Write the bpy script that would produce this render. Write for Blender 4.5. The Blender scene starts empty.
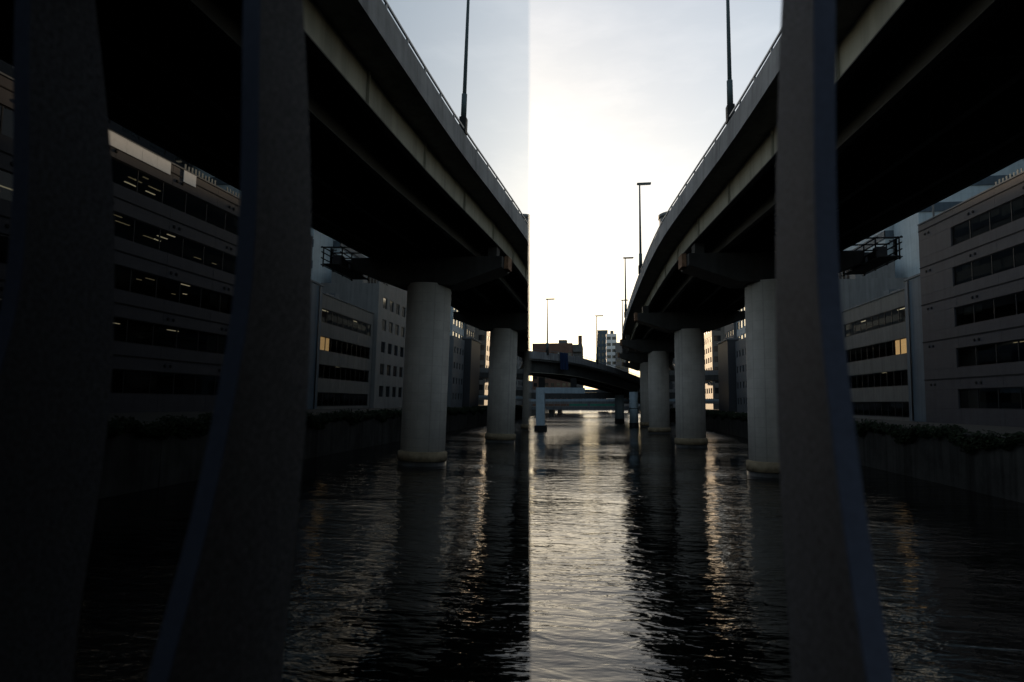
import bpy, bmesh, math, random
from math import radians as R, sin, cos, pi
from mathutils import Vector
random.seed(7)
SC = bpy.context.scene
COL = SC.collection

# ------------------------------------------------------------------ camera, sky, sun, exposure
cam_d = bpy.data.cameras.new('camera'); cam = bpy.data.objects.new('camera', cam_d); COL.objects.link(cam)
cam.location = (0, 0, 4.5)
cam.rotation_euler = (R(90 + 3.6), 0, R(7.78))
cam_d.sensor_width = 36; cam_d.lens = 620 / 1024 * 36; cam_d.shift_y = 23 / 1024
cam_d.clip_start = 0.02; cam_d.clip_end = 6000
cam_d.dof.use_dof = True; cam_d.dof.focus_distance = 70; cam_d.dof.aperture_fstop = 1.05
SC.camera = cam

SUN_AZ, SUN_EL = -15.0, 7.0        # degrees from +Y towards +X, and above the horizon
W = bpy.data.worlds.new('World'); SC.world = W; W.use_nodes = True
nt = W.node_tree; bg = nt.nodes['Background']
sky = nt.nodes.new('ShaderNodeTexSky'); sky.sky_type = 'NISHITA'; sky.sun_disc = False
sky.sun_elevation = R(SUN_EL); sky.sun_rotation = R(SUN_AZ); sky.altitude = 20
sky.air_density = 1.0; sky.dust_density = 2.2; sky.ozone_density = 1.6
# thin high cloud: a little brighter and greyer than the clear sky
tc = nt.nodes.new('ShaderNodeTexCoord'); mp = nt.nodes.new('ShaderNodeMapping'); mp.inputs['Scale'].default_value = (1.6, 1.6, 6.0)
nz = nt.nodes.new('ShaderNodeTexNoise'); nz.inputs['Scale'].default_value = 2.6; nz.inputs['Detail'].default_value = 8; nz.inputs['Roughness'].default_value = 0.62
rp = nt.nodes.new('ShaderNodeValToRGB'); rp.color_ramp.elements[0].position = 0.48; rp.color_ramp.elements[1].position = 0.78
mxc = nt.nodes.new('ShaderNodeMix'); mxc.data_type = 'RGBA'; mxc.blend_type = 'MULTIPLY'
mxc.inputs[7].default_value = (1.14, 1.12, 1.10, 1)
nt.links.new(tc.outputs['Generated'], mp.inputs[0]); nt.links.new(mp.outputs[0], nz.inputs['Vector'])
nt.links.new(nz.outputs['Fac'], rp.inputs[0]); nt.links.new(rp.outputs[0], mxc.inputs[0])
gm = nt.nodes.new('ShaderNodeGamma'); gm.inputs[1].default_value = 0.52      # hazy evening: low contrast between the bright and dim sides
nt.links.new(sky.outputs[0], gm.inputs[0]); nt.links.new(gm.outputs[0], mxc.inputs[6]); nt.links.new(mxc.outputs[2], bg.inputs[0])
bg.inputs[1].default_value = 0.15

sun_d = bpy.data.lights.new('sun', 'SUN'); sun = bpy.data.objects.new('sun', sun_d); COL.objects.link(sun)
sun_d.energy = 3.0; sun_d.angle = R(0.6); sun_d.color = (1.0, 0.72, 0.45)
sdir = Vector((sin(R(SUN_AZ)) * cos(R(SUN_EL)), cos(R(SUN_AZ)) * cos(R(SUN_EL)), sin(R(SUN_EL))))
sun.rotation_euler = sdir.to_track_quat('Z', 'Y').to_euler()
sun.location = sdir * 300

vs = SC.view_settings
vs.view_transform = 'Standard'; vs.look = 'None'; vs.gamma = 1; vs.use_curve_mapping = False
vs.exposure = 1.60
cy = SC.cycles
cy.use_denoising = True; cy.max_bounces = 7; cy.diffuse_bounces = 3; cy.glossy_bounces = 5; cy.transmission_bounces = 4
cy.transparent_max_bounces = 8; cy.caustics_reflective = False; cy.caustics_refractive = False; cy.sample_clamp_indirect = 4

# ------------------------------------------------------------------ materials
MATS = {}
def mat(name, col, rough=0.75, metal=0.0, noise=0.12, nscale=3.0, streak=0.0, bump=0.0, bscale=20.0, spec=0.12, ior=1.5, grid=None, gridcol=0.75):
    m = bpy.data.materials.new(name); m.use_nodes = True; MATS[name] = m
    n = m.node_tree; p = n.nodes['Principled BSDF']
    p.inputs['Roughness'].default_value = rough; p.inputs['Metallic'].default_value = metal
    p.inputs['IOR'].default_value = ior; p.inputs['Specular IOR Level'].default_value = spec
    t = n.nodes.new('ShaderNodeTexCoord')
    a = n.nodes.new('ShaderNodeTexNoise'); a.inputs['Scale'].default_value = nscale; a.inputs['Detail'].default_value = 6; a.inputs['Roughness'].default_value = 0.65
    geo = n.nodes.new('ShaderNodeNewGeometry')
    n.links.new(geo.outputs['Position'], a.inputs['Vector'])
    mr = n.nodes.new('ShaderNodeMapRange'); mr.inputs[1].default_value = 0.25; mr.inputs[2].default_value = 0.75
    mr.inputs[3].default_value = 1 - noise * 2; mr.inputs[4].default_value = 1 + noise
    n.links.new(a.outputs['Fac'], mr.inputs[0])
    fac = mr.outputs[0]
    if streak:
        mp_ = n.nodes.new('ShaderNodeMapping'); mp_.inputs['Scale'].default_value = (2.4, 2.4, 0.16)
        b = n.nodes.new('ShaderNodeTexNoise'); b.inputs['Scale'].default_value = 1.0; b.inputs['Detail'].default_value = 5
        n.links.new(geo.outputs['Position'], mp_.inputs[0]); n.links.new(mp_.outputs[0], b.inputs['Vector'])
        mr2 = n.nodes.new('ShaderNodeMapRange'); mr2.inputs[1].default_value = 0.42; mr2.inputs[2].default_value = 0.7
        mr2.inputs[3].default_value = 1; mr2.inputs[4].default_value = 1 - streak
        n.links.new(b.outputs['Fac'], mr2.inputs[0])
        mm = n.nodes.new('ShaderNodeMath'); mm.operation = 'MULTIPLY'; n.links.new(fac, mm.inputs[0]); n.links.new(mr2.outputs[0], mm.inputs[1]); fac = mm.outputs[0]
    if grid:
        br = n.nodes.new('ShaderNodeTexBrick'); br.offset = 0.0
        br.inputs['Color1'].default_value = (1, 1, 1, 1); br.inputs['Color2'].default_value = (0.93, 0.93, 0.93, 1); br.inputs['Mortar'].default_value = (gridcol,) * 3 + (1,)
        br.inputs['Scale'].default_value = 1; br.inputs['Mortar Size'].default_value = grid[2]; br.inputs['Brick Width'].default_value = grid[0]; br.inputs['Row Height'].default_value = grid[1]
        sx = n.nodes.new('ShaderNodeSeparateXYZ'); n.links.new(geo.outputs['Position'], sx.inputs[0])
        ad = n.nodes.new('ShaderNodeMath'); ad.operation = 'ADD'; n.links.new(sx.outputs[0], ad.inputs[0]); n.links.new(sx.outputs[1], ad.inputs[1])
        cb = n.nodes.new('ShaderNodeCombineXYZ'); n.links.new(ad.outputs[0], cb.inputs[0]); n.links.new(sx.outputs[2], cb.inputs[1])
        n.links.new(cb.outputs[0], br.inputs['Vector'])
        mm = n.nodes.new('ShaderNodeMath'); mm.operation = 'MULTIPLY'; n.links.new(fac, mm.inputs[0]); n.links.new(br.outputs['Color'], mm.inputs[1]); fac = mm.outputs[0]
    mx = n.nodes.new('ShaderNodeMix'); mx.data_type = 'RGBA'; mx.blend_type = 'MULTIPLY'; mx.inputs[0].default_value = 1
    mx.inputs[6].default_value = (*col, 1); n.links.new(fac, mx.inputs[7]); n.links.new(mx.outputs[2], p.inputs['Base Color'])
    if bump:
        c = n.nodes.new('ShaderNodeTexNoise'); c.inputs['Scale'].default_value = bscale; c.inputs['Detail'].default_value = 4
        n.links.new(geo.outputs['Position'], c.inputs['Vector'])
        bp = n.nodes.new('ShaderNodeBump'); bp.inputs['Strength'].default_value = bump; bp.inputs['Distance'].default_value = 0.02
        n.links.new(c.outputs['Fac'], bp.inputs['Height']); n.links.new(bp.outputs[0], p.inputs['Normal'])
    return m

mat('pier_concrete', (0.32, 0.295, 0.265), 0.8, noise=0.10, nscale=0.9, streak=0.12, grid=(0.6, 0.6, 0.012), gridcol=0.8, bump=0.15)
mat('collar', (0.20, 0.155, 0.10), 0.85, noise=0.3, nscale=1.5, bump=0.3)
mat('wet_concrete', (0.035, 0.033, 0.03), 0.35, noise=0.3)
mat('deck_concrete', (0.22, 0.215, 0.21), 0.85, noise=0.15, nscale=0.7, streak=0.3, bump=0.2)
mat('parapet_concrete', (0.21, 0.21, 0.215), 0.85, noise=0.18, nscale=0.6, streak=0.35, bump=0.2)
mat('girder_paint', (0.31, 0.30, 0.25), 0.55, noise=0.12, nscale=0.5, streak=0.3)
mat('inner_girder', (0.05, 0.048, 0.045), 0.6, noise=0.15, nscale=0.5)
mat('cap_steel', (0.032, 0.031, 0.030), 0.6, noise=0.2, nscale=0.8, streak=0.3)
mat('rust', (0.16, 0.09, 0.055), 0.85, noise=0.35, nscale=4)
mat('asphalt', (0.05, 0.05, 0.05), 0.9)
mat('galvanised', (0.22, 0.23, 0.24), 0.45, metal=0.6, noise=0.1)
mat('lamp_paint', (0.05, 0.07, 0.075), 0.8, noise=0.1, spec=0.2)
mat('lamp_lens', (0.55, 0.55, 0.5), 0.2, noise=0.02)
mat('post_paint', (0.064, 0.065, 0.071), 0.8, noise=0.42, nscale=42.0, bump=0.5, bscale=160)
mat('post_edge_skylit', (0.062, 0.070, 0.098), 0.6, noise=0.12, nscale=30.0)  # fin paint with the sky's blue light put into its colour
mat('rail_paint', (0.15, 0.15, 0.16), 0.6)
mat('walkway', (0.16, 0.155, 0.15), 0.85, nscale=8, bump=0.4)
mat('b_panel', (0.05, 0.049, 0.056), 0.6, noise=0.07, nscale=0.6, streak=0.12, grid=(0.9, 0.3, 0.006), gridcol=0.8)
mat('b_white', (0.16, 0.16, 0.16), 0.7, noise=0.08, nscale=0.5, streak=0.2)
mat('b_blue', (0.36, 0.43, 0.47), 0.65, noise=0.08, nscale=0.4, streak=0.15, grid=(2.4, 1.2, 0.012), gridcol=0.82)
mat('b_bluedark', (0.075, 0.10, 0.125), 0.6, noise=0.1, nscale=0.4, streak=0.2)
mat('b_tan', (0.125, 0.122, 0.116), 0.75, noise=0.1, nscale=0.5, streak=0.2)
mat('b_brick', (0.15, 0.09, 0.068), 0.85, noise=0.15, nscale=0.5, grid=(0.6, 0.2, 0.015), gridcol=1.3)
mat('b_dark', (0.035, 0.037, 0.042), 0.6, noise=0.1)
mat('b_grey', (0.12, 0.13, 0.14), 0.7, noise=0.1, nscale=0.4, streak=0.2)
mat('interior', (0.06, 0.057, 0.052), 0.9)
mat('ceiling_tile', (0.12, 0.115, 0.11), 0.9)
mat('frame_dark', (0.03, 0.03, 0.032), 0.5, metal=0.3)
mat('vent_dark', (0.012, 0.012, 0.013), 0.8)
mat('pipe', (0.05, 0.05, 0.052), 0.6, metal=0.4)
mat('screen_slat', (0.16, 0.18, 0.175), 0.6)
mat('quay', (0.045, 0.043, 0.04), 0.9, noise=0.3, nscale=0.6, streak=0.55, bump=0.5, bscale=6)
mat('soil', (0.035, 0.033, 0.03), 0.95, nscale=1.0, bump=0.3)
mat('leaf', (0.012, 0.020, 0.008), 0.8, noise=0.4, nscale=2.5)
mat('portal_paint', (0.30, 0.37, 0.42), 0.5, noise=0.1, nscale=0.8, streak=0.2)
mat('ramp_steel', (0.06, 0.06, 0.058), 0.6, noise=0.15, nscale=0.5, streak=0.3)
mat('ramp_flange', (0.26, 0.24, 0.19), 0.6, noise=0.15, nscale=0.5)
mat('net_blue', (0.008, 0.02, 0.055), 0.8, noise=0.15, nscale=1.0)
mat('net_green', (0.05, 0.20, 0.15), 0.8, noise=0.15, nscale=1.0)
mat('white_and_sunlit', (0.75, 0.74, 0.72), 0.6, noise=0.05)  # plain white; also stands in for sunlight on the office parapet
mat('cap_black', (0.012, 0.012, 0.012), 0.6)

def emis(name, col, s):
    m = bpy.data.materials.new(name); m.use_nodes = True; MATS[name] = m
    p = m.node_tree.nodes['Principled BSDF']; p.inputs['Base Color'].default_value = (0.6, 0.6, 0.6, 1)
    p.inputs['Emission Color'].default_value = (*col, 1); p.inputs['Emission Strength'].default_value = s
emis('tube_light', (1.0, 0.88, 0.62), 0.5)
emis('tube_dim', (1.0, 0.84, 0.52), 0.14)
emis('warm_blind', (1.0, 0.62, 0.28), 0.42)

def glass(name, tint, alpha, rough=0.03):
    m = bpy.data.materials.new(name); m.use_nodes = True; MATS[name] = m
    n = m.node_tree; n.nodes.remove(n.nodes['Principled BSDF']); out = n.nodes['Material Output']
    g = n.nodes.new('ShaderNodeBsdfGlossy'); g.inputs['Roughness'].default_value = rough; g.inputs['Color'].default_value = (0.85, 0.9, 0.95, 1)
    t = n.nodes.new('ShaderNodeBsdfTransparent'); t.inputs['Color'].default_value = (*tint, 1)
    f = n.nodes.new('ShaderNodeFresnel'); f.inputs['IOR'].default_value = 1.5
    mx = n.nodes.new('ShaderNodeMixShader')
    bf = n.nodes.new('ShaderNodeNewGeometry'); iv = n.nodes.new('ShaderNodeMath'); iv.operation = 'SUBTRACT'; iv.inputs[0].default_value = 1; n.links.new(bf.outputs['Backfacing'], iv.inputs[1])
    ml = n.nodes.new('ShaderNodeMath'); ml.operation = 'MULTIPLY'; n.links.new(f.outputs[0], ml.inputs[0]); n.links.new(iv.outputs[0], ml.inputs[1])
    n.links.new(ml.outputs[0], mx.inputs[0]); n.links.new(t.outputs[0], mx.inputs[1]); n.links.new(g.outputs[0], mx.inputs[2]); n.links.new(mx.outputs[0], out.inputs[0])
glass('office_glass', (0.55, 0.55, 0.52), 0.5)
mat('far_glass', (0.02, 0.022, 0.025), 0.08, noise=0.2, nscale=0.4, spec=0.5)

# dark polished pane: smoky mirror glass
m = bpy.data.materials.new('mirror_glass'); m.use_nodes = True; MATS['mirror_glass'] = m
n = m.node_tree; n.nodes.remove(n.nodes['Principled BSDF'])
gl = n.nodes.new('ShaderNodeBsdfGlossy'); gl.inputs['Roughness'].default_value = 0.0
lw = n.nodes.new('ShaderNodeLayerWeight'); lw.inputs[0].default_value = 0.5
cr = n.nodes.new('ShaderNodeValToRGB'); els = cr.color_ramp.elements
els[0].position = 0.2; els[0].color = (0.18, 0.18, 0.18, 1); els[1].position = 1.0; els[1].color = (1, 1, 1, 1)
for ps, v in ((0.4, 0.34), (0.52, 0.46), (0.62, 0.63), (0.72, 0.76), (0.9, 0.93)):
    e_ = els.new(ps); e_.color = (v * 0.985, v, v, 1)
n.links.new(lw.outputs['Facing'], cr.inputs[0]); n.links.new(cr.outputs[0], gl.inputs['Color']); n.links.new(gl.outputs[0], n.nodes['Material Output'].inputs[0])

# water
m = bpy.data.materials.new('river_water'); m.use_nodes = True; MATS['river_water'] = m
n = m.node_tree; p = n.nodes['Principled BSDF']
p.inputs['Base Color'].default_value = (0.0012, 0.0015, 0.0013, 1); p.inputs['Roughness'].default_value = 0.03; p.inputs['IOR'].default_value = 1.38
geo = n.nodes.new('ShaderNodeNewGeometry')
def wnoise(sx, sy, scale, detail, rough=0.5, rot=0.0, dist=0.0):
    mpn = n.nodes.new('ShaderNodeMapping'); mpn.inputs['Scale'].default_value = (sx, sy, 1); mpn.inputs['Rotation'].default_value = (0, 0, rot)
    t = n.nodes.new('ShaderNodeTexNoise'); t.inputs['Scale'].default_value = scale; t.inputs['Detail'].default_value = detail; t.inputs['Roughness'].default_value = rough; t.inputs['Distortion'].default_value = dist
    n.links.new(geo.outputs['Position'], mpn.inputs[0]); n.links.new(mpn.outputs[0], t.inputs['Vector'])
    return t.outputs['Fac']
def mth(op, a, b):
    k = n.nodes.new('ShaderNodeMath'); k.operation = op
    for i, v in enumerate((a, b)):
        if isinstance(v, (int, float)): k.inputs[i].default_value = v
        else: n.links.new(v, k.inputs[i])
    return k.outputs[0]
w1 = wnoise(0.42, 1.0, 2.0, 3, 0.5, 0.16, 0.6)
w2 = wnoise(0.35, 1.0, 0.45, 2, 0.5, -0.2, 0.3)
w3 = wnoise(0.4, 1.0, 6.0, 2, 0.5, 0.3, 0.0)
patch = wnoise(0.6, 1.0, 0.11, 2, 0.5, 0.1)
pm = n.nodes.new('ShaderNodeMapRange'); pm.inputs[1].default_value = 0.35; pm.inputs[2].default_value = 0.65; pm.inputs[3].default_value = 0.35; pm.inputs[4].default_value = 1.45
n.links.new(patch, pm.inputs[0])
h = mth('ADD', mth('MULTIPLY', w1, 0.050), mth('MULTIPLY', w2, 0.075))
h = mth('ADD', h, mth('MULTIPLY', w3, 0.013))
h = mth('MULTIPLY', h, pm.outputs[0])
# the open reach up-river is ruffled by wind
sy = n.nodes.new('ShaderNodeSeparateXYZ'); n.links.new(geo.outputs['Position'], sy.inputs[0])
wr = n.nodes.new('ShaderNodeMapRange'); wr.interpolation_type = 'SMOOTHSTEP'; wr.inputs[1].default_value = 50; wr.inputs[2].default_value = 105; wr.inputs[3].default_value = 1.0; wr.inputs[4].default_value = 1.5
n.links.new(sy.outputs[1], wr.inputs[0]); h = mth('MULTIPLY', h, wr.outputs[0])
wq = n.nodes.new('ShaderNodeMapRange'); wq.interpolation_type = 'SMOOTHSTEP'; wq.inputs[1].default_value = 50; wq.inputs[2].default_value = 105; wq.inputs[3].default_value = 0.03; wq.inputs[4].default_value = 0.20
n.links.new(sy.outputs[1], wq.inputs[0]); n.links.new(wq.outputs[0], p.inputs['Roughness'])
bp = n.nodes.new('ShaderNodeBump'); bp.inputs['Strength'].default_value = 1.0; bp.inputs['Distance'].default_value = 1.0
n.links.new(h, bp.inputs['Height']); n.links.new(bp.outputs[0], p.inputs['Normal'])

# ------------------------------------------------------------------ mesh helpers
class MB:
    def __init__(s): s.v = []; s.f = []; s.sm = []
    def quad(s, pts, smooth=False):
        b = len(s.v); s.v += [tuple(q) for q in pts]; s.f.append(tuple(range(b, b + len(pts)))); s.sm.append(smooth)
    def box(s, x0, x1, y0, y1, z0, z1):
        if x0 > x1: x0, x1 = x1, x0
        if y0 > y1: y0, y1 = y1, y0
        if z0 > z1: z0, z1 = z1, z0
        b = len(s.v)
        s.v += [(x0, y0, z0), (x1, y0, z0), (x1, y1, z0), (x0, y1, z0), (x0, y0, z1), (x1, y0, z1), (x1, y1, z1), (x0, y1, z1)]
        for f in ((0, 3, 2, 1), (4, 5, 6, 7), (0, 1, 5, 4), (1, 2, 6, 5), (2, 3, 7, 6), (3, 0, 4, 7)):
            s.f.append(tuple(b + i for i in f)); s.sm.append(False)
        return s
    def lathe(s, prof, cx=0, cy=0, n=40, cap=True):
        b = len(s.v)
        for r, z in prof:
            for i in range(n):
                a = 2 * pi * i / n; s.v.append((cx + r * cos(a), cy + r * sin(a), z))
        for k in range(len(prof) - 1):
            for i in range(n):
                j = (i + 1) % n
                s.f.append((b + k * n + i, b + k * n + j, b + (k + 1) * n + j, b + (k + 1) * n + i)); s.sm.append(True)
        if cap:
            s.f.append(tuple(b + i for i in reversed(range(n)))); s.sm.append(False)
            s.f.append(tuple(b + (len(prof) - 1) * n + i for i in range(n))); s.sm.append(False)
        return s
    def tube(s, pts, r, n=8):
        pts = [Vector(q) for q in pts]; rr = r if isinstance(r, (list, tuple)) else [r] * len(pts); b = len(s.v)
        for k, q in enumerate(pts):
            d = (pts[min(k + 1, len(pts) - 1)] - pts[max(k - 1, 0)]).normalized()
            u = d.cross(Vector((0, 0, 1)) if abs(d.z) < 0.9 else Vector((1, 0, 0))).normalized(); w = d.cross(u)
            for i in range(n):
                a = 2 * pi * i / n; s.v.append(tuple(q + (u * cos(a) + w * sin(a)) * rr[k]))
        for k in range(len(pts) - 1):
            for i in range(n):
                j = (i + 1) % n; s.f.append((b + k * n + i, b + k * n + j, b + (k + 1) * n + j, b + (k + 1) * n + i)); s.sm.append(True)
        s.f.append(tuple(b + i for i in reversed(range(n)))); s.sm.append(False)
        s.f.append(tuple(b + (len(pts) - 1) * n + i for i in range(n))); s.sm.append(False)
        return s
    def sweep(s, prof, stations):
        """closed profile [(offset, z)] swept along stations [(x, y, nx, ny, dz)]"""
        b = len(s.v); n = len(prof)
        for (x, y, nx, ny, dz) in stations:
            for (o, z) in prof: s.v.append((x + nx * o, y + ny * o, z + dz))
        for k in range(len(stations) - 1):
            for i in range(n):
                j = (i + 1) % n; s.f.append((b + k * n + i, b + k * n + j, b + (k + 1) * n + j, b + (k + 1) * n + i)); s.sm.append(False)
        s.f.append(tuple(b + i for i in reversed(range(n)))); s.sm.append(False)
        s.f.append(tuple(b + (len(stations) - 1) * n + i for i in range(n))); s.sm.append(False)
        return s
    def mesh(s, name, m):
        me = bpy.data.meshes.new(name); me.from_pydata(s.v, [], s.f); me.materials.append(MATS[m])
        me.polygons.foreach_set('use_smooth', s.sm)
        bm = bmesh.new(); bm.from_mesh(me); bmesh.ops.recalc_face_normals(bm, faces=bm.faces); bm.to_mesh(me); bm.free()
        return me
    def build(s, name, m, parent=None, bevel=0):
        o = bpy.data.objects.new(name, s.mesh(name, m)); COL.objects.link(o)
        if parent: o.parent = parent
        if bevel:
            md = o.modifiers.new('bevel', 'BEVEL'); md.width = bevel; md.segments = 2; md.limit_method = 'ANGLE'
        return o
def put(name, me, parent, loc=(0, 0, 0), rot=(0, 0, 0)):
    o = bpy.data.objects.new(name, me); COL.objects.link(o); o.parent = parent; o.location = loc; o.rotation_euler = rot; return o
def tag(o, label, cat, group=None):
    o['label'] = label; o['category'] = cat
    if group: o['group'] = group
    return o
def thing(name, label, cat, loc=(0, 0, 0), group=None, rz=0):
    o = bpy.data.objects.new(name, None); COL.objects.link(o); o.location = loc; o.rotation_euler = (0, 0, rz); o.empty_display_size = 0.3
    return tag(o, label, cat, group)
def struct(name, mb, m):
    o = mb.build(name, m); o['kind'] = 'structure'; return o
def copy_tree(o, parent=None):
    c = o.copy(); COL.objects.link(c); c.parent = parent
    for ch in list(o.children): copy_tree(ch, c)
    return c

# ------------------------------------------------------------------ the setting: river, banks
mb = MB(); mb.quad([(-3000, -400, 0), (3000, -400, 0), (3000, 3000, 0), (-3000, 3000, 0)]); struct('river', mb, 'river_water')
mb = MB(); mb.box(19.4, 1500, -300, 1500, -3, 2.62); struct('right_bank_ground', mb, 'soil')
mb = MB(); mb.box(-1500, -24.4, -300, 1500, -3, 2.62); struct('left_bank_ground', mb, 'soil')
mb = MB(); mb.box(-24.4, 19.4, 420, 1500, -3, 2.6); struct('far_ground', mb, 'soil')

def quay(x0, x1, label, facing):
    t = thing('quay_wall', label, 'wall', (x0, 0, 0))
    y = -30.0; k = 0
    pm_ = MB(); pm_.box(0, 0.4, 0.012, 3.988, -2, 2.6); me = pm_.mesh('panel', 'quay')
    while y < 250:
        put('panel', me, t, ((0 if facing < 0 else -0.4) + random.uniform(-.012, .012), y, 0)); y += 4.0
    b = MB(); b.box(0.04 if facing < 0 else -0.38, 0.38 if facing < 0 else -0.04, -30, 420, -3, 2.55); b.build('backing', 'wet_concrete', t)
    c = MB(); c.box(-0.12 if facing < 0 else -0.5, 0.5 if facing < 0 else 0.12, -30, 420, 2.603, 2.9); c.build('coping', 'quay', t, 0.03)
    return t
quay(19.0, 19.4, 'tall stained concrete quay wall below the hedge on the right bank', -1)
quay(-24.0, -24.4, 'stained concrete quay wall along the left bank, behind the dark glass panel', 1)

# ------------------------------------------------------------------ foreground: walkway, railing with fins, mirror pane
mb = MB(); mb.box(-6, 8, -4, 3.0, 2.4, 2.72); wk = struct('footbridge_walkway', mb, 'walkway')

FAR = [(2.74, 1.75), (2.69, 2.0), (2.70, 3.0), (2.70, 3.386), (2.74, 3.69), (2.785, 4.09), (2.81, 4.513), (2.785, 4.94), (2.735, 5.46), (2.59, 6.145), (2.50, 6.4)]
NEAR = [(2.20, 6.4), (2.225, 5.92), (2.275, 5.4), (2.285, 4.864), (2.21, 4.51), (2.14, 4.188), (2.055, 3.90), (1.97, 3.694), (1.84, 3.3), (1.80, 2.74)]
FAR = [(2.69, 2.74)] + FAR[2:]
railing = thing('railing', 'tall footbridge railing of speckled grey curved fins, one fin close at right', 'railing', (0, 0, 2.72))
def fin_mesh():
    def smooth(pts, n=28):
        pts = sorted(pts, key=lambda q: q[1]); out = []
        z0, z1 = pts[0][1], pts[-1][1]
        for i in range(n + 1):
            z = z0 + (z1 - z0) * i / n; acc = wt = 0
            for j in range(41):
                zz = min(max(z + (j - 20) / 20 * 0.35, z0), z1)
                for (ya, za), (yb, zb) in zip(pts, pts[1:]):
                    if za <= zz <= zb + 1e-9:
                        w_ = 1 - abs(j - 20) / 21; acc += w_ * (ya + (yb - ya) * (zz - za) / (zb - za)); wt += w_; break
            out.append((acc / wt, z))
        return out
    fa, ne = smooth(FAR), smooth(NEAR)
    a, e = MB(), MB(); w = 0.075
    for k in range(len(fa) - 1):
        (f0, z0), (f1, z1) = fa[k], fa[k + 1]; n0, n1 = ne[k][0], ne[k + 1][0]
        z0 -= 2.72; z1 -= 2.72
        for x in (0, w): a.quad([(x, n0, z0), (x, f0, z0), (x, f1, z1), (x, n1, z1)], True)
        a.quad([(0, f0, z0), (w, f0, z0), (w, f1, z1), (0, f1, z1)])
        e.quad([(0.001, n0 - .004, z0), (w - .001, n0 - .004, z0), (w - .001, n1 - .004, z1), (0.001, n1 - .004, z1)], True)
        for x in (0.001, w - .001): e.quad([(x, n0 - .004, z0), (x, n0 + .01, z0), (x, n1 + .01, z1), (x, n1 - .004, z1)])
    return a.mesh('fin', 'post_paint'), e.mesh('skylit_edge', 'post_edge_skylit')  # near face carries the skylight tint in its own material
fin_me, edge_me = fin_mesh()
for k in (-4, -3, -2, 0, 1, 2, 3, 4):
    f = put('fin', fin_me, railing, (0.768 + k * 1.04, 0, 0)); put('skylit_edge', edge_me, f)
b = MB(); b.box(-5.5, 7.5, 2.24, 2.46, 3.66, 3.78); b.build('top_rail', 'rail_paint', railing, 0.02)
b = MB(); b.box(-5.5, 7.5, 2.2, 2.5, 0.003, 0.1); b.build('base_rail', 'rail_paint', railing, 0.01)

pane_t = thing('glass_panel', 'dark mirror-like glass panel standing edge-on at left, reflecting the expressway', 'glass panel', (-0.3 - math.tan(R(1)) * 1.78, 0, 2.72))
pane_t.rotation_euler = (0, R(1), 0)
b = MB(); ed = lambda z: 2.8 * (0.3 - 0.01746 * (z - 1.78)) / 0.3
for x_ in (-0.014, 0): b.quad([(x_, -1.0, 0.04), (x_, ed(0.04), 0.04), (x_, ed(3.6), 3.6), (x_, -1.0, 3.6)])
for (q0, q1) in (((-1.0, 0.04), (ed(.04), .04)), ((ed(.04), .04), (ed(3.6), 3.6)), ((ed(3.6), 3.6), (-1.0, 3.6)), ((-1.0, 3.6), (-1.0, .04))):
    b.quad([(-0.014, *q0), (0, *q0), (0, *q1), (-0.014, *q1)])
b.build('pane', 'mirror_glass', pane_t)
b = MB(); b.box(-0.05, 0.03, -1.0, 2.75, 0.0, 0.06); b.build('base_channel', 'rail_paint', pane_t)

# ------------------------------------------------------------------ elevated expressway
CL = [(-60, 17.5), (-20, 14.6), (0, 13.2), (22, 12.15), (28.5, 11.75), (33.5, 11.3), (45, 10.4), (61, 10.05), (88, 10.0), (110, 10.4), (130, 11.1), (160, 13.4), (200, 18.0), (260, 28.0)]
def cl(y):
    # Catmull-Rom through CL
    for i in range(len(CL) - 1):
        if CL[i][0] <= y <= CL[i + 1][0]:
            (y0, x0), (y1, x1) = CL[i], CL[i + 1]; t = (y - y0) / (y1 - y0)
            m0 = (x1 - CL[max(i - 1, 0)][1]) / (y1 - CL[max(i - 1, 0)][0]) * (y1 - y0)
            m1 = (CL[min(i + 2, len(CL) - 1)][1] - x0) / (CL[min(i + 2, len(CL) - 1)][0] - y0) * (y1 - y0)
            return (2 * t**3 - 3 * t**2 + 1) * x0 + (t**3 - 2 * t**2 + t) * m0 + (-2 * t**3 + 3 * t**2) * x1 + (t**3 - t**2) * m1
    return CL[-1][1]
def st(y):
    d = Vector((cl(y + 0.5) - cl(y - 0.5), 1.0, 0)).normalized(); return (cl(y), y, d.y, -d.x, 0.0)
def stations(y0, y1, step=3.0):
    n_ = max(1, int(round((y1 - y0) / step))); return [st(y0 + (y1 - y0) * i / n_) for i in range(n_ + 1)]
Y0, Y1 = -50, 230
ex = thing('elevated_expressway', 'long elevated expressway with green-grey girders curving over the right of the river', 'expressway', (0, 0, 0))
S = stations(Y0, Y1, 3.5)
mb = MB(); mb.sweep([(-5.6, 16.0), (-5.6, 16.3), (5.6, 16.3), (5.6, 16.0), (4.5, 15.97), (-4.5, 15.97)], S); mb.build('deck_slab', 'deck_concrete', ex)
mb = MB(); mb.sweep([(-5.3, 16.304), (-5.3, 16.36), (5.3, 16.36), (5.3, 16.304)], S); mb.build('road_surface', 'asphalt', ex)
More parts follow.
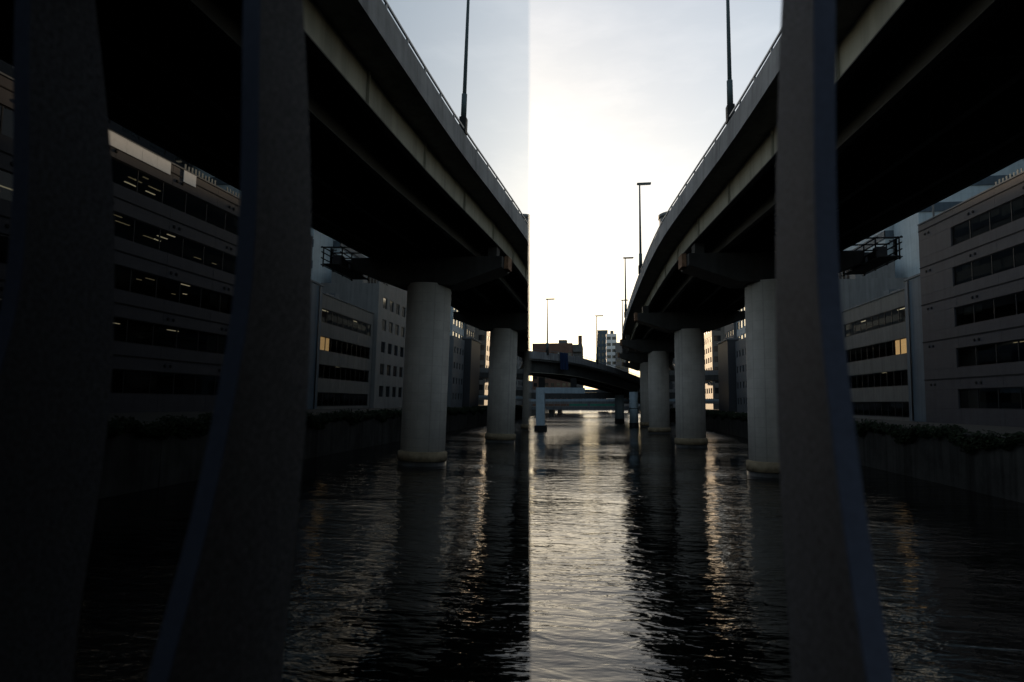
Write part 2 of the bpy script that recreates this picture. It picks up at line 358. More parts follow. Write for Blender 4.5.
for sgn in (-1, 1):
    y = Y0
    while y < Y1 - 1:                                  # parapet cast in lengths
        ye = min(y + 8.0, Y1)
        mb = MB(); mb.sweep([(sgn * 5.55, 15.9), (sgn * 5.55, 16.31), (sgn * 5.52, 17.08), (sgn * 5.8, 17.08), (sgn * 5.86, 15.9)], stations(y + 0.015, ye - 0.015, 2.7)); mb.build('parapet_panel', 'parapet_concrete', ex)
        y = ye
    rail = MB(); rail.sweep([(sgn * 5.72, 17.26), (sgn * 5.72, 17.33), (sgn * 5.79, 17.33), (sgn * 5.79, 17.26)], S); rl = rail.build('guard_rail', 'galvanised', ex)
    pmesh = MB().box(-.035, .035, -.05, .05, 17.083, 17.26).mesh('rail_post', 'galvanised')
    for i in range(int((Y1 - Y0) / 2.0)):
        s_ = st(Y0 + i * 2.0 + 1); put('rail_post', pmesh, rl, (s_[0] + s_[2] * sgn * 5.745, s_[1] + s_[3] * sgn * 5.745, 0))
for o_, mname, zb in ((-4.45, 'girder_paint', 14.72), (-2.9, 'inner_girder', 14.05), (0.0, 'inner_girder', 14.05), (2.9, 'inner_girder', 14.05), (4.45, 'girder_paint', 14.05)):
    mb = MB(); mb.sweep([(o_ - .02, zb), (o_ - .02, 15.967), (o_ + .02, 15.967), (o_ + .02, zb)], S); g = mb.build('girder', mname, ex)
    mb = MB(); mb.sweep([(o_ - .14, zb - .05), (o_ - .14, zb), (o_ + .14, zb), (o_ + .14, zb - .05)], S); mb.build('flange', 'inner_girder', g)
    if abs(o_) > 4:
        sm_ = MB().box(-.055, .055, -.015, .015, 14.73, 15.95).mesh('stiffener', mname)
        y = 2.0
        while y < 150:
            s_ = st(y); sg = -1 if o_ < 0 else 1; o2 = o_ + sg * .08
            put('stiffener', sm_, g, (s_[0] + s_[2] * o2, s_[1] + s_[3] * o2, 0)); y += 6.2
        # overhang brackets carrying the deck edge
mb = MB()
y = 0.0
while y < 160:
    s_ = st(y)
    for a_, b_ in ((-2.9, 0.0), (0.0, 2.9)):
        mb.tube([(s_[0] + s_[2] * a_, y, 14.2), (s_[0] + s_[2] * b_, y, 15.6)], 0.06, 5); mb.tube([(s_[0] + s_[2] * a_, y, 15.6), (s_[0] + s_[2] * b_, y, 14.2)], 0.06, 5)
        mb.tube([(s_[0] + s_[2] * a_, y, 14.25), (s_[0] + s_[2] * b_, y, 14.25)], 0.06, 5)
    y += 6.2
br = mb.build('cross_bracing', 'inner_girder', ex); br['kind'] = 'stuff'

# piers with hammerhead caps
PIERS = [(40.9, 'nearest round pale concrete pier of the expressway, partly behind the railing fin'),
         (66.3, 'second round pale expressway pier, standing clear in the water with tan collar'),
         (94.0, 'third round expressway pier, seen left of the clear second pier'),
         (119.0, 'fourth round expressway pier, half hidden behind the third one'),
         (146.0, 'fifth expressway pier, slim sliver behind the fourth one'),]
PX = [10.95, 9.6, 9.1, 9.6, 11.5]
def make_pier():
    t = thing('viaduct_pier', 'x', 'pier', group='expressway piers standing in the river')
    MB().lathe([(1.5, -3), (1.5, 12.1)], n=56).build('column', 'pier_concrete', t)
    MB().lathe([(1.5, 0.28), (1.66, 0.3), (1.66, 0.85), (1.5, 0.93)], n=56, cap=False).build('collar', 'collar', t)
    MB().lathe([(1.62, -3), (1.62, 0.295), (1.5, 0.297)], n=56, cap=False).build('waterline_sleeve', 'wet_concrete', t)
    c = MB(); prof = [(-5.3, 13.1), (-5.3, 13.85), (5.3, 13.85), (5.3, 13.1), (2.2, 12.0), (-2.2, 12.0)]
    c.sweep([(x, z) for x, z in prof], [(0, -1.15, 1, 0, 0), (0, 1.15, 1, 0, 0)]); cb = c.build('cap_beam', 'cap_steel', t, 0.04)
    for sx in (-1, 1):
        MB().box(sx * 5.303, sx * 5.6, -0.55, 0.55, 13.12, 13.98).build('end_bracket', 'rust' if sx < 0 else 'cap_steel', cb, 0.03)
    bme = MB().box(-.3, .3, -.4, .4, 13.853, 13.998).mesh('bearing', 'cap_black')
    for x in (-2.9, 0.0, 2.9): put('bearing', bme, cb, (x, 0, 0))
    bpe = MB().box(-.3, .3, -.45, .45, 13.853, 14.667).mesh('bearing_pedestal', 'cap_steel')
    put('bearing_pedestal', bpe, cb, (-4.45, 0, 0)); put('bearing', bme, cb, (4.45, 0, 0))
    return t
p0 = make_pier()
for i, (y, lab) in enumerate(PIERS):
    o = p0 if i == 0 else copy_tree(p0)
    o.location = (PX[i], y, 0); o['label'] = lab
    s_ = st(y); o.rotation_euler.z = math.atan2(s_[3], s_[2])

# street lamps
def make_lamp():
    t = thing('street_lamp', 'x', 'street lamp')
    MB().tube([(0, 0, -0.3), (0, 0, 3), (0, 0, 8.0)], [0.10, 0.085, 0.055], 10).build('pole', 'lamp_paint', t)
    h_ = MB(); h_.box(-0.2, 0.85, -0.13, 0.13, 8.0, 8.17); hd = h_.build('lamp_head', 'lamp_paint', t, 0.03)
    MB().box(-0.05, 0.8, -0.1, 0.1, 7.97, 7.999).build('lens', 'lamp_lens', hd)
    MB().box(-0.17, 0.17, -0.2, 0.2, -1.118, -0.3).build('clamp', 'cap_black', t, 0.03)
    MB().tube([(0, 0, -0.3), (0, 0, 0.9)], [0.135, 0.13], 10).build('pole_base', 'lamp_paint', t)
    return t
lamp0 = make_lamp(); used = [False]
def lamp(x, y, z, lab, group, rz=0, sc=1.0):
    o = lamp0 if not used[0] else copy_tree(lamp0); used[0] = True
    o.location = (x, y, z); o.rotation_euler.z = rz; o.scale = (1.45, 1.45, sc) if y > 80 else (1.3, 1.3, sc) if y > 50 else (1, 1, sc); o['label'] = lab; o['group'] = group
    return o
for y, lab in ((28.3, 'tall lamp pole rising out of the top of the picture from the expressway parapet'),
               (61.0, 'lamp on the expressway parapet, tallest of those with their heads in view'),
               (92.5, 'second shorter lamp with head in view, on the far bend of the expressway'),
               (131.0, 'faint far lamp on the expressway above the tall grey tower')):
    s_ = st(y); lamp(s_[0] - s_[2] * 5.7, y, 18.2, lab, 'street lamps along the expressway', sc=.97)

# ------------------------------------------------------------------ buildings
def facade(t, axis, plane, a0, a1, z0, z1, rows, cols, wm, depth=0.3, glassm='far_glass', mull=0, panels=0, inner=None, framem='frame_dark'):
    """wall with real openings; windows are parts with their pane as sub-part. axis 'x': faces -X, 'y': faces -Y"""
    def B(m_, aa, ab, d0, d1, za, zb):
        if axis == 'x': m_.box(plane + d0, plane + d1, aa, ab, za, zb)
        else: m_.box(aa, ab, plane + d0, plane + d1, za, zb)
    wall = MB(); bands = []
    zz = z0
    for lo, hi in rows:
        bands.append((zz, lo)); zz = hi
    bands.append((zz, z1))
    for za, zb in bands:
        if zb - za < 0.01: continue
        if panels:
            n_ = max(1, int(round((a1 - a0) / panels))); w_ = (a1 - a0) / n_
            wall2 = MB(); B(wall2, a0 + .004, a1 - .004, 0.05, depth, za, zb); wall2.build('wall_backing', 'vent_dark', t)
            for i in range(n_):
                q = MB(); B(q, a0 + i * w_ + .012, a0 + (i + 1) * w_ - .012, 0, depth - .01, za + .015, zb - .015); q.build('wall_panel', wm, t)
        else: B(wall, a0, a1, 0, depth, za, zb)
    for lo, hi in rows:
        e = a0
        for ca, cb in cols:
            if ca - e > 0.01:
                if panels: q = MB(); B(q, e, ca, 0.002, depth, lo, hi); q.build('wall_panel', wm, t)
                else: B(wall, e, ca, 0.002, depth, lo, hi)
            e = cb
        if a1 - e > 0.01:
            if panels: q = MB(); B(q, e, a1, 0.002, depth, lo, hi); q.build('wall_panel', wm, t)
            else: B(wall, e, a1, 0.002, depth, lo, hi)
    if wall.v: wall.build('wall', wm, t)
    for lo, hi in rows:
        for ca, cb in cols:
            f = MB(); fw = 0.06
            B(f, ca, cb, .1, .2, lo, lo + fw); B(f, ca, cb, .1, .2, hi - fw, hi); B(f, ca, ca + fw, .102, .198, lo + fw, hi - fw); B(f, cb - fw, cb, .102, .198, lo + fw, hi - fw)
            if mull:
                n_ = int(round((cb - ca) / mull))
                for i in range(1, n_):
                    a_ = ca + (cb - ca) * i / n_; B(f, a_ - .035, a_ + .035, .102, .198, lo + fw, hi - fw)
            fo = f.build('window', framem, t)
            if mull:
                for i in range(n_):
                    q = MB(); w_ = (cb - ca) / n_; B(q, ca + i * w_ + .036, ca + (i + 1) * w_ - .036, .14, .152, lo + fw, hi - fw); q.build('pane', glassm, fo)
            else:
                q = MB(); B(q, ca + fw, cb - fw, .14, .152, lo + fw, hi - fw); q.build('pane', glassm, fo)

# --- large panelled office (nearest right)
BX = 32.0
t = thing('office_building', 'large grey panelled office with ribbon windows, nearest on the right bank', 'building', (0, 0, 0))
ya, yb = 22.0, 66.0
rows1 = [(4.0 + 3.7 * i, 5.75 + 3.7 * i) for i in range(5)]
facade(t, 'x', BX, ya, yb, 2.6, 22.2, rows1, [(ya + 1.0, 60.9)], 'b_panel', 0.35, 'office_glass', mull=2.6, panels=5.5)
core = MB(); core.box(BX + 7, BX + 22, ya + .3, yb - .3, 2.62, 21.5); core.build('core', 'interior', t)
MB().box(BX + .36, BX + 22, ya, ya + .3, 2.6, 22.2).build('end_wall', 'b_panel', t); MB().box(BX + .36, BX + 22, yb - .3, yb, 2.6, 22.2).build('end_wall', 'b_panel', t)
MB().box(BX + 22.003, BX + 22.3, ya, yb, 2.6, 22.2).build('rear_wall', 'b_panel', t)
for i in range(5):
    z = 3.25 + 3.7 * i if i else 2.9
    MB().box(BX + .36, BX + 6.99, ya + .31, yb - .31, z - (1.05 if i else .25), z).build('floor_slab', 'ceiling_tile', t)
MB().box(BX + .353, BX + 21.9, ya + .31, yb - .31, 20.7, 21.75).build('roof', 'b_grey', t)
vent = MB().lathe([(0.13, 0), (0.13, 0.04), (0.09, 0.08)], n=10).mesh('vent', 'vent_dark')
for i in range(5):
    zf = 6.25 + 3.7 * i
    y = ya + 3
    while y < yb - 1.2:
        for d in (-.3, .3): put('vent', vent, t, (BX - .004, y + d, zf), (0, -pi / 2, 0))
        y += 6.6
for i in range(6):                                     # string courses at each floor
    z = 6.75 + 3.7 * i
    if z < 21.8: MB().box(BX - .05, BX - .004, ya, yb, z - .04, z + .04).build('string_course', 'vent_dark', t)
tub = MB().box(-.06, .06, -.6, .6, -.05, 0).mesh('ceiling_light', 'tube_light'); tub2 = MB().box(-.06, .06, -.6, .6, -.05, 0).mesh('ceiling_light', 'tube_dim')
rl = random.Random(5)
for i in range(5):
    zc = 3.25 + 3.7 * (i + 1) - 1.052
    for k in range(10):
        y = rl.uniform(ya + 2, 58); x = BX + rl.choice([1.2, 2.4, 3.6, 4.8])
        for q in range(rl.choice([1, 1, 2])):
            o = put('ceiling_light', tub if rl.random() < .45 else tub2, t, (x + q * 1.2, y, zc)); o.scale.y = rl.uniform(.35, 1.15)
bl = MB().box(0, .02, .1, 2.45, 0, 1).mesh('blind', 'ceiling_tile')
for i in range(5):
    for k in range(14):
        if rl.random() < .34:
            hgt = rl.choice([.5, .8, 1.2, 1.68]); o = put('blind', bl, t, (BX + .32, ya + 1.0 + k * 2.66, 5.7 + 3.7 * i - hgt)); o.scale.z = hgt
# roof screens of upright slats, a mast
slat = MB().box(-.03, .03, -.09, .09, 0, 1.5).mesh('slat', 'screen_slat')
for (s0, s1, hh) in ((46.5, 50.5, 1.0), (52, 56.5, .95)):
    y = s0
    while y < s1:
        o = put('slat', slat, t, (BX + 1.0, y, 21.75)); o.scale.z = hh * rl.uniform(.96, 1.03); y += 0.42
mast = MB(); mast.tube([(BX + .6, 64.4, 21.75), (BX + .6, 64.4, 26.2)], 0.09, 8); mast.build('mast', 'b_white', t)
MB().box(BX - .08, BX + .3, ya, yb, 22.203, 22.32).build('coping', 'b_grey', t)

pw = MB().box(-.08, -.02, .01, 1.44, 0, 1.0).mesh('parapet_panel', 'white_and_sunlit')  # sunlit stretch of the roof edge put into the panels' white colour
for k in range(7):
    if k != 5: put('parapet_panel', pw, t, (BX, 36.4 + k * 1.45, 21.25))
th = R(3.0); t.rotation_euler.z = th; t.location = (32 - (32 * cos(th) - 66 * sin(th)), 66 - (32 * sin(th) + 66 * cos(th)), 0)

# --- slim stair tower between the offices
t = thing('stair_tower', 'narrow blue-grey tower between the two ribbon-window offices', 'building', (0, 0, 0))
MB().box(BX + .25, BX + 8, 66.3, 69.85, 2.6, 17.3).build('wall', 'b_bluedark', t, .05)
MB().box(BX + .15, BX + 8.2, 66.25, 69.9, 17.303, 17.5).build('roof', 'b_grey', t)
MB().box(BX + 1.6, BX + 3, 67, 68.2, 17.503, 18.6).build('vent_box', 'b_grey', t)
MB().tube([(BX + .17, 68.9, 2.7), (BX + .17, 68.9, 17.2)], .07, 6).build('down_pipe', 'pipe', t)

# --- lower tan office with ribbon windows
t = thing('office_building', 'lower tan office with four window bands and one glowing window', 'building', (0, 0, 0))
ya, yb = 70.0, 88.0
rows2 = [(2.95 + 3.4 * i, 4.65 + 3.4 * i) for i in range(4)]
facade(t, 'x', BX + .6, ya, yb, 2.6, 16.6, rows2, [(70.6, 87.2)], 'b_tan', 0.35, 'office_glass', mull=1.65, panels=6.0)
MB().box(BX + 6, BX + 16, ya + .3, yb - .3, 2.62, 15.9).build('core', 'interior', t)
MB().box(BX + .96, BX + 16, ya, ya + .3, 2.6, 16.6).build('end_wall', 'b_tan', t); MB().box(BX + .96, BX + 16, yb - .3, yb, 2.6, 16.6).build('end_wall', 'b_tan', t)
for i in range(4):
    z = 2.8 + 3.4 * i; MB().box(BX + .96, BX + 5.99, ya + .31, yb - .31, z - (1.2 if i else .17), z).build('floor_slab', 'ceiling_tile', t)
MB().box(BX + .953, BX + 16, ya + .31, yb - .31, 14.95, 16.1).build('roof', 'b_grey', t)
MB().box(BX + .85, BX + .88, 70.9, 73.6, 9.8, 11.4).build('blind', 'warm_blind', t)
for (x_, y, z) in ((1.6, 72.5, 14.94), (1.6, 73.8, 14.94), (2.6, 72.5, 14.94), (3.2, 74.8, 11.59), (2.4, 80, 8.19), (1.8, 84, 14.94)): put('ceiling_light', tub, t, (BX + x_, y, z))
for (x0, y0, w_, d_, h_) in ((2, 71, 2.5, 2, 1.2), (2.2, 75, 1.6, 2.4, .9), (3, 79.5, 2, 1.5, 1.6)):
    MB().box(BX + x0, BX + x0 + w_, y0, y0 + d_, 16.103, 16.6 + h_).build('roof_unit', 'b_grey', t, .03)
MB().box(BX + .5, BX + .9, ya, yb, 16.603, 16.7).build('coping', 'b_grey', t)

# --- white office with punched windows, beyond
t = thing('office_building', 'pale office with rows of separate windows, beyond the tan one', 'building', (0, 0, 0))
ya, yb = 88.6, 121.0
rows = [(4.3 + 3.4 * i, 6.0 + 3.4 * i) for i in range(5)]
cols = [(ya + 2.0 + 3.1 * i, ya + 3.9 + 3.1 * i) for i in range(10)]
facade(t, 'x', BX + .2, ya, yb, 2.6, 21.6, rows, cols, 'b_white', 0.3)
MB().box(BX + .52, BX + 9.5, ya, yb, 2.6, 21.3).build('core', 'b_white', t)
MB().box(BX + 4, BX + 9.2, ya + 3, yb - 2, 21.303, 24.6).build('penthouse', 'b_white', t)
lv = MB().box(-.05, 0, 0, .9, 22.2, 23.8).mesh('louvre', 'vent_dark')
for i in range(7): put('louvre', lv, t, (BX + 3.99, ya + 5 + i * 1.4, 0))

# --- tall pale blue block behind
t = thing('industrial_block', 'tall pale blue clad block behind the tan office, with pipes on it', 'building', (0, 0, 0))
MB().box(42, 62, 96, 124, 2.6, 52).build('wall', 'b_blue', t)
for z in (13.0, 16.5, 20.5, 24.5, 28.5): MB().box(41.9, 41.999, 95.9, 124, z, z + 1.2).build('band', 'b_bluedark', t); MB().box(41.9, 62, 95.9, 95.999, z, z + 1.2).build('band', 'b_bluedark', t)
for i, (x, z0_, z1_) in enumerate(((43.2, 18, 33), (44.0, 18, 33), (46.5, 22, 31), (47.2, 20, 31), (50.0, 22, 33))):
    MB().tube([(x, 95.6, z0_), (x, 95.6, z1_)], .12, 7).build('pipe', 'pipe', t)
for z in (25.8, 26.9, 28.0):
    MB().tube([(42.2, 95.3, z), (54, 95.3, z)], .1, 7).build('pipe', 'pipe', t)
for k in range(8): MB().box(43 + k * 1.4, 43.15 + k * 1.4, 94.6, 95.9, 25.3, 28.3).build('pipe_bracket', 'pipe', t)
# --- wide banded block behind the big office
t = thing('banded_block', 'wide pale blue block with dark bands above the big office roof', 'building', (0, 0, 0))
MB().box(43, 115, 88.5, 95.5, 2.6, 62).build('wall', 'b_blue', t)
for z in (23.5, 26.8, 30.1, 33.4, 36.7, 40): MB().box(42.9, 115, 88.38, 88.499, z, z + 1.2).build('window_band', 'b_bluedark', t)
lm = MB().box(-.5, .5, -.1, 0, 0, .22).mesh('wall_light', 'tube_light')
for (x, z) in ((47.6, 33.8), (52.5, 37.1), (58, 40.4)): put('wall_light', lm, t, (x, 88.37, z))

# --- maintenance platform hung under the deck edge
t = thing('inspection_platform', 'dark pipe scaffold platform hanging under the right deck edge', 'scaffold', (16.35, 38.6, 13.0))
for x in (0, 1.3):
    for y in (0, 1.6, 3.2, 4.8): MB().tube([(x, y, -.1), (x, y, 1.25)], .045, 6).build('upright', 'pipe', t)
for z in (0.0, .45, .85, 1.2):
    for x in (0, 1.3): MB().tube([(x, -.3, z), (x, 5.1, z)], .04, 6).build('ledger', 'pipe', t)
for y in (0, 1.6, 3.2, 4.8): MB().tube([(-1.2, y, 1.22), (1.5, y, 1.22)], .05, 6).build('hanger', 'pipe', t)
for k in range(4): MB().box(.03 + k * .32, .32 + k * .32, -.2, 5.0, .045, .09).build('plank', 'pipe', t)
for (y, h_) in ((.4, .7), (1.1, .5), (2.2, .8), (3.9, .55)): MB().box(.2, .8, y, y + .5, .093, .093 + h_).build('stored_box', 'pipe', t, .02)

# --- blocks further along the right bank
def block(label, x0, x1, y0, y1, h, wm, rows, colsx, colsy=(), cat='building', roof=None, name='building'):
    t = thing(name, label, cat, (0, 0, 0))
    if colsx: facade(t, 'x', x0, y0, y1, 2.6, h, rows, colsx, wm)
    else: MB().box(x0, x0 + .3, y0, y1, 2.6, h).build('wall', wm, t)
    if colsy: facade(t, 'y', y0 - .305, x0, x1, 2.6, h, rows, colsy, wm)
    MB().box(x0 + .303, x1, y0 + .003, y1, 2.6, h - .4).build('core', wm, t)
    if roof:
        for (rx0, rx1, ry0, ry1, rh) in roof: MB().box(rx0, rx1, ry0, ry1, h - .397, h + rh).build('roof_unit', 'b_grey', t)
    return t
def ev(a, b, n_, w_): g_ = (b - a) / n_; return [(a + g_ * (i + .5) - w_ / 2, a + g_ * (i + .5) + w_ / 2) for i in range(n_)]
def rw(z, fh, n_, hh): return [(z + fh * i, z + fh * i + hh) for i in range(n_)]
tt = block('pale blue-grey block with small square windows, between the first two piers', 29.5, 42, 127, 137.5, 17.6, 'b_grey', rw(4.2, 3.3, 4, 1.4), ev(127, 137.5, 4, 1.2), ev(29.5, 42, 4, 1.2), roof=[(33, 37, 129, 133, 1.6)])
MB().tube([(31.5, 129, 17.2), (31.5, 129, 20.4)], .09, 6).build('antenna', 'pipe', tt); MB().box(30.9, 32.1, 128.8, 129.2, 18.6, 19.0).build('antenna_arm', 'pipe', tt)
block('added grey tower hiding sky from the water, behind the pale blue-grey block', 43, 56, 126, 145, 60, 'b_grey', rw(5, 3.6, 15, 1.8), ev(126, 145, 6, 2), ev(43, 56, 4, 2))  # added to keep bright sky out of the water's reflections
block('added unseen dark sky blocker behind the roof of the big panelled office', 62, 86, 14, 86, 58, 'b_dark', rw(20, 3.6, 10, 1.8), ev(14, 86, 14, 3.2))  # added out of view to darken the reflections in the water
t = thing('building', 'windowless black slab beside the pale blue-grey block', 'building', (0, 0, 0))
MB().box(28.2, 30.6, 139, 150, 2.6, 18.2).build('wall', 'b_dark', t); MB().box(28.0, 30.8, 138.8, 150.2, 18.203, 18.5).build('roof_edge', 'b_grey', t)
block('tall blue glass-clad block rising above the pale blue-grey block', 34.5, 52, 146, 159, 58, 'b_blue', rw(5, 3.5, 15, 1.8), ev(146, 159, 4, 2.4), ev(34.5, 52, 4, 3))
block('grey slab block behind the black slab', 34, 46, 160, 171, 48, 'b_grey', rw(4.5, 3.4, 12, 1.5), ev(160, 171, 4, 1.6))
block('sunlit tan apartment block seen beside the second pier', 34, 50, 190, 212, 37, 'b_tan', rw(4.2, 3.1, 10, 1.7), ev(190, 212, 6, 2.2), ev(34, 50, 5, 2))
block('far grey-white block behind the third pier', 30, 46, 240, 270, 32, 'b_white', rw(4.2, 3.2, 8, 1.5), ev(240, 270, 8, 2), ev(30, 46, 5, 2))
# far across the river bend
tt = block('low brown brick apartment block with flat roof above the ramp', -27, -10, 262, 285, 29.8, 'b_brick', rw(5, 3.2, 7, 1.6), ev(262, 285, 6, 2), ev(-27, -10, 7, 1.5), roof=[(-16, -12.5, 264, 270, 1.6)])
MB().box(-9.9, -5.9, 262.3, 280, 2.6, 29.2).build('balcony_wing', 'b_tan', tt)
for z in range(8): MB().box(-9.6, -6.2, 261.2, 262.297, 5 + 3.0 * z, 5.9 + 3.0 * z).build('balcony', 'b_tan', tt)
MB().box(-7.6, -6.0, 262.5, 264, 29.203, 33).build('chimney', 'b_brick', tt)
block('tall slate-grey tower block above the ramp, right of the brick block', 0.6, 6.0, 330, 350, 43, 'b_bluedark', rw(6, 3.3, 11, 1.9), ev(330, 350, 5, 2.4), ev(.6, 6.0, 3, 1.1))
block('white apartment tower with dark window bands beside the slate-grey tower', 4.9, 10.0, 312, 326, 39, 'white_and_sunlit', rw(5, 3.1, 11, 1.5), ev(312, 326, 5, 2.0), ev(4.9, 10.0, 2, 1.9), roof=[(7, 8.6, 314, 317, 1.8)])
block('low pale balconied block just left of the expressway end', 9.2, 15, 296, 308, 33, 'b_white', rw(5, 3.1, 8, 1.7), ev(296, 308, 4, 2.0), ev(9.2, 15, 3, 1.4))
for n_, (x0, x1, h_, wm_, lab) in enumerate(((-62, -34, 20, 'b_grey', 'low grey block at the far river end, behind the portal leg'), (-33, -12, 12, 'b_blue', 'pale blue block at the far river end, under the ramp'), (-11, 9, 10, 'b_bluedark', 'dark blue block at the far river end, under the ramp'), (10, 34, 14, 'b_grey', 'grey block at the far river end, behind the expressway piers'))):
    block(lab, x0, x1, 432 + n_, 450, h_, wm_, rw(4.5, 3.4, 1 if h_ < 13 else 2, 1.8), [], ev(x0, x1, 7, 1.8))
# round tower beyond the expressway parapet
t = thing('round_tower', 'round tower top with glazed rings peeping over the expressway parapet', 'tower', (33.0, 260, 1.0))
MB().lathe([(6.6, 0), (6.6, 80)], n=44).build('wall', 'b_grey', t)
for z in range(56, 80, 4): MB().lathe([(6.62, z), (6.68, z), (6.68, z + 2.2), (6.62, z + 2.2)], n=44, cap=False).build('window_ring', 'far_glass', t)
MB().lathe([(7.0, 80.003), (7.0, 81.4), (6.5, 81.6)], n=44).build('roof_drum', 'b_grey', t)
MB().box(-9.2, -5.5, -3, 3, 0, 69).build('lift_shaft', 'b_grey', t)

# ------------------------------------------------------------------ unseen left bank row, added to block low sun and sky
for (lab, y0, y1, x0, h, wm) in (('added unseen tan block on the left bank, first in its row', -40, 8, -27, 15, 'b_tan'), ('added unseen grey block on the left bank, second in its row', 11, 52, -28, 15, 'b_grey'),
        ('added unseen white block on the left bank, third in its row', 55, 96, -27, 17, 'b_white'), ('added unseen blue-grey light blocker on the left bank, fourth in its row', 99, 150, -28, 50, 'b_bluedark'),
        ('added unseen brown light blocker on the left bank, fifth in its row', 153, 205, -28, 50, 'b_brick'), ('added unseen grey sun blocker on the left bank, beyond the row', 212, 262, -36, 58, 'b_grey'), ('added unseen dark sun blocker far up the left bank', 285, 330, -44, 51, 'b_bluedark'), ('added unseen broad pale sun blocker behind the dark one on the left bank', 346, 420, -47, 60.3, 'b_white'), ('added unseen slim pale sun blocker between two far left-bank ones', 336, 345.5, -47, 57, 'b_white'), ('added unseen blue-grey sun blocker farthest up the left bank', 477, 545, -64, 84, 'b_bluedark')):
    t = thing('office_building', lab, 'building', (x0, 0, 0), 'added light blockers on the left bank')
    nr = int((h - 5) / 4.0)
    for i in range(nr + 1):
        za = 2.6 if i == 0 else 4.0 * i + 3.0; zb = 4.6 + 4.0 * i if i < nr else h
        MB().box(-.3, 0, y0, y1, za, zb).build('wall_band', wm, t)
        if i < nr: MB().box(-.26, -.2, y0 + .2, y1 - .2, zb, zb + 2.4).build('window_band', 'far_glass', t)
    MB().box(-16, -.303, y0, y1, 2.6, h - .3).build('core', wm, t)

for (lab, y0, y1, x0, h) in (('added unseen light blocker on the right bank behind the viewpoint', -60, 12, 34, 34), ('added unseen light blocker on the right bank, far behind the viewpoint', -140, -64, 30, 42)):  # added out of view to cut skylight from behind
    t = thing('office_building', lab, 'building', (x0, 0, 0), 'added light blockers behind the viewpoint')
    for i in range(8):
        MB().box(0, .3, y0, y1, 2.6 if i == 0 else 4.0 * i + 3.0, 4.6 + 4.0 * i if i < 7 else h).build('wall_band', 'b_grey', t)
        if i < 7: MB().box(.2, .26, y0 + .2, y1 - .2, 4.6 + 4 * i, 7 + 4 * i).build('window_band', 'far_glass', t)
    MB().box(.303, 20, y0, y1, 2.6, h - .3).build('core', 'b_grey', t)
t = thing('light_blocking_viaduct', 'added unseen viaduct behind the viewpoint, blocking light from the back', 'viaduct', (0, -34, 0))  # added behind the camera to dim the light on the piers
MB().box(-120, 120, -9, 9, 11.5, 14.0).build('girder', 'ramp_steel', t)
for yy in (-9.2, 9.0): MB().box(-120, 120, yy, yy + .2, 13.2, 15.4).build('parapet', 'parapet_concrete', t)
for x in (-60, -22, 17, 60): MB().box(x - 1, x + 1, -6, 6, -3, 11.497).build('pier', 'deck_concrete', t)

# ------------------------------------------------------------------ curved ramp viaduct crossing ahead
rt = thing('ramp_viaduct', 'dark curved ramp viaduct sloping down across the river ahead', 'viaduct', (0, 0, 0))
RC = [(-62, 40, 12.5), (-30, 72, 12.6), (-7.7, 99, 12.55), (0.2, 115.5, 12.0), (9.8, 142, 10.2), (18, 172, 8.4), (24, 200, 7.4)]
def ramp_st():
    pts = [Vector(q) for q in RC]; out = []
    for i in range(len(pts) - 1):
        a = pts[max(i - 1, 0)]; b = pts[i]; c = pts[i + 1]; d = pts[min(i + 2, len(pts) - 1)]
        for k in range(8):
            t_ = k / 8; out.append(0.5 * ((2 * b) + (c - a) * t_ + (2 * a - 5 * b + 4 * c - d) * t_**2 + (-a + 3 * b - 3 * c + d) * t_**3))
    out.append(pts[-1]); res = []
    for i, q in enumerate(out):
        d = out[min(i + 1, len(out) - 1)] - out[max(i - 1, 0)]; d.z = 0; d.normalize(); res.append((q.x, q.y, d.y, -d.x, q.z))
    return res
RS = ramp_st()
# the near (right-hand) parapet line is the reference; the deck lies to its left
MB().sweep([(-.25, -1.15), (-.25, 0), (0, 0), (0, -1.15)], RS).build('parapet', 'parapet_concrete', rt)
MB().sweep([(-8.3, -1.15), (-8.3, 0), (-8.05, 0), (-8.05, -1.15)], RS).build('parapet', 'parapet_concrete', rt)
MB().sweep([(-8.0, -1.4), (-8.0, -1.0), (-.3, -1.0), (-.3, -1.4)], RS).build('deck_slab', 'deck_concrete', rt)
for o_ in (-7.0, -4.1, -1.2):
    g = MB().sweep([(o_ - .03, -3.2), (o_ - .03, -1.405), (o_ + .03, -1.405), (o_ + .03, -3.2)], RS).build('girder', 'ramp_steel', rt)
    MB().sweep([(o_ - .3, -3.28), (o_ - .3, -3.203), (o_ + .3, -3.203), (o_ + .3, -3.28)], RS).build('flange', 'ramp_flange', g)
MB().sweep([(-.16, .3), (-.16, .36), (-.1, .36), (-.1, .3)], RS).build('guard_rail', 'galvanised', rt)
for (x, y, nx, ny, z) in RS[::1]: MB().box(x - .16, x - .1, y - .03, y + .03, z + .003, z + .3).build('rail_post', 'galvanised', rt)
for (i, lab) in (((16), 'left lamp standing on the curved ramp'), (24, 'right lamp standing on the curved ramp before the grey tower')):
    x, y, nx, ny, z = RS[i]; lamp(x - nx * .12, y, z + .75, lab, 'street lamps on the ramp', sc=.98)
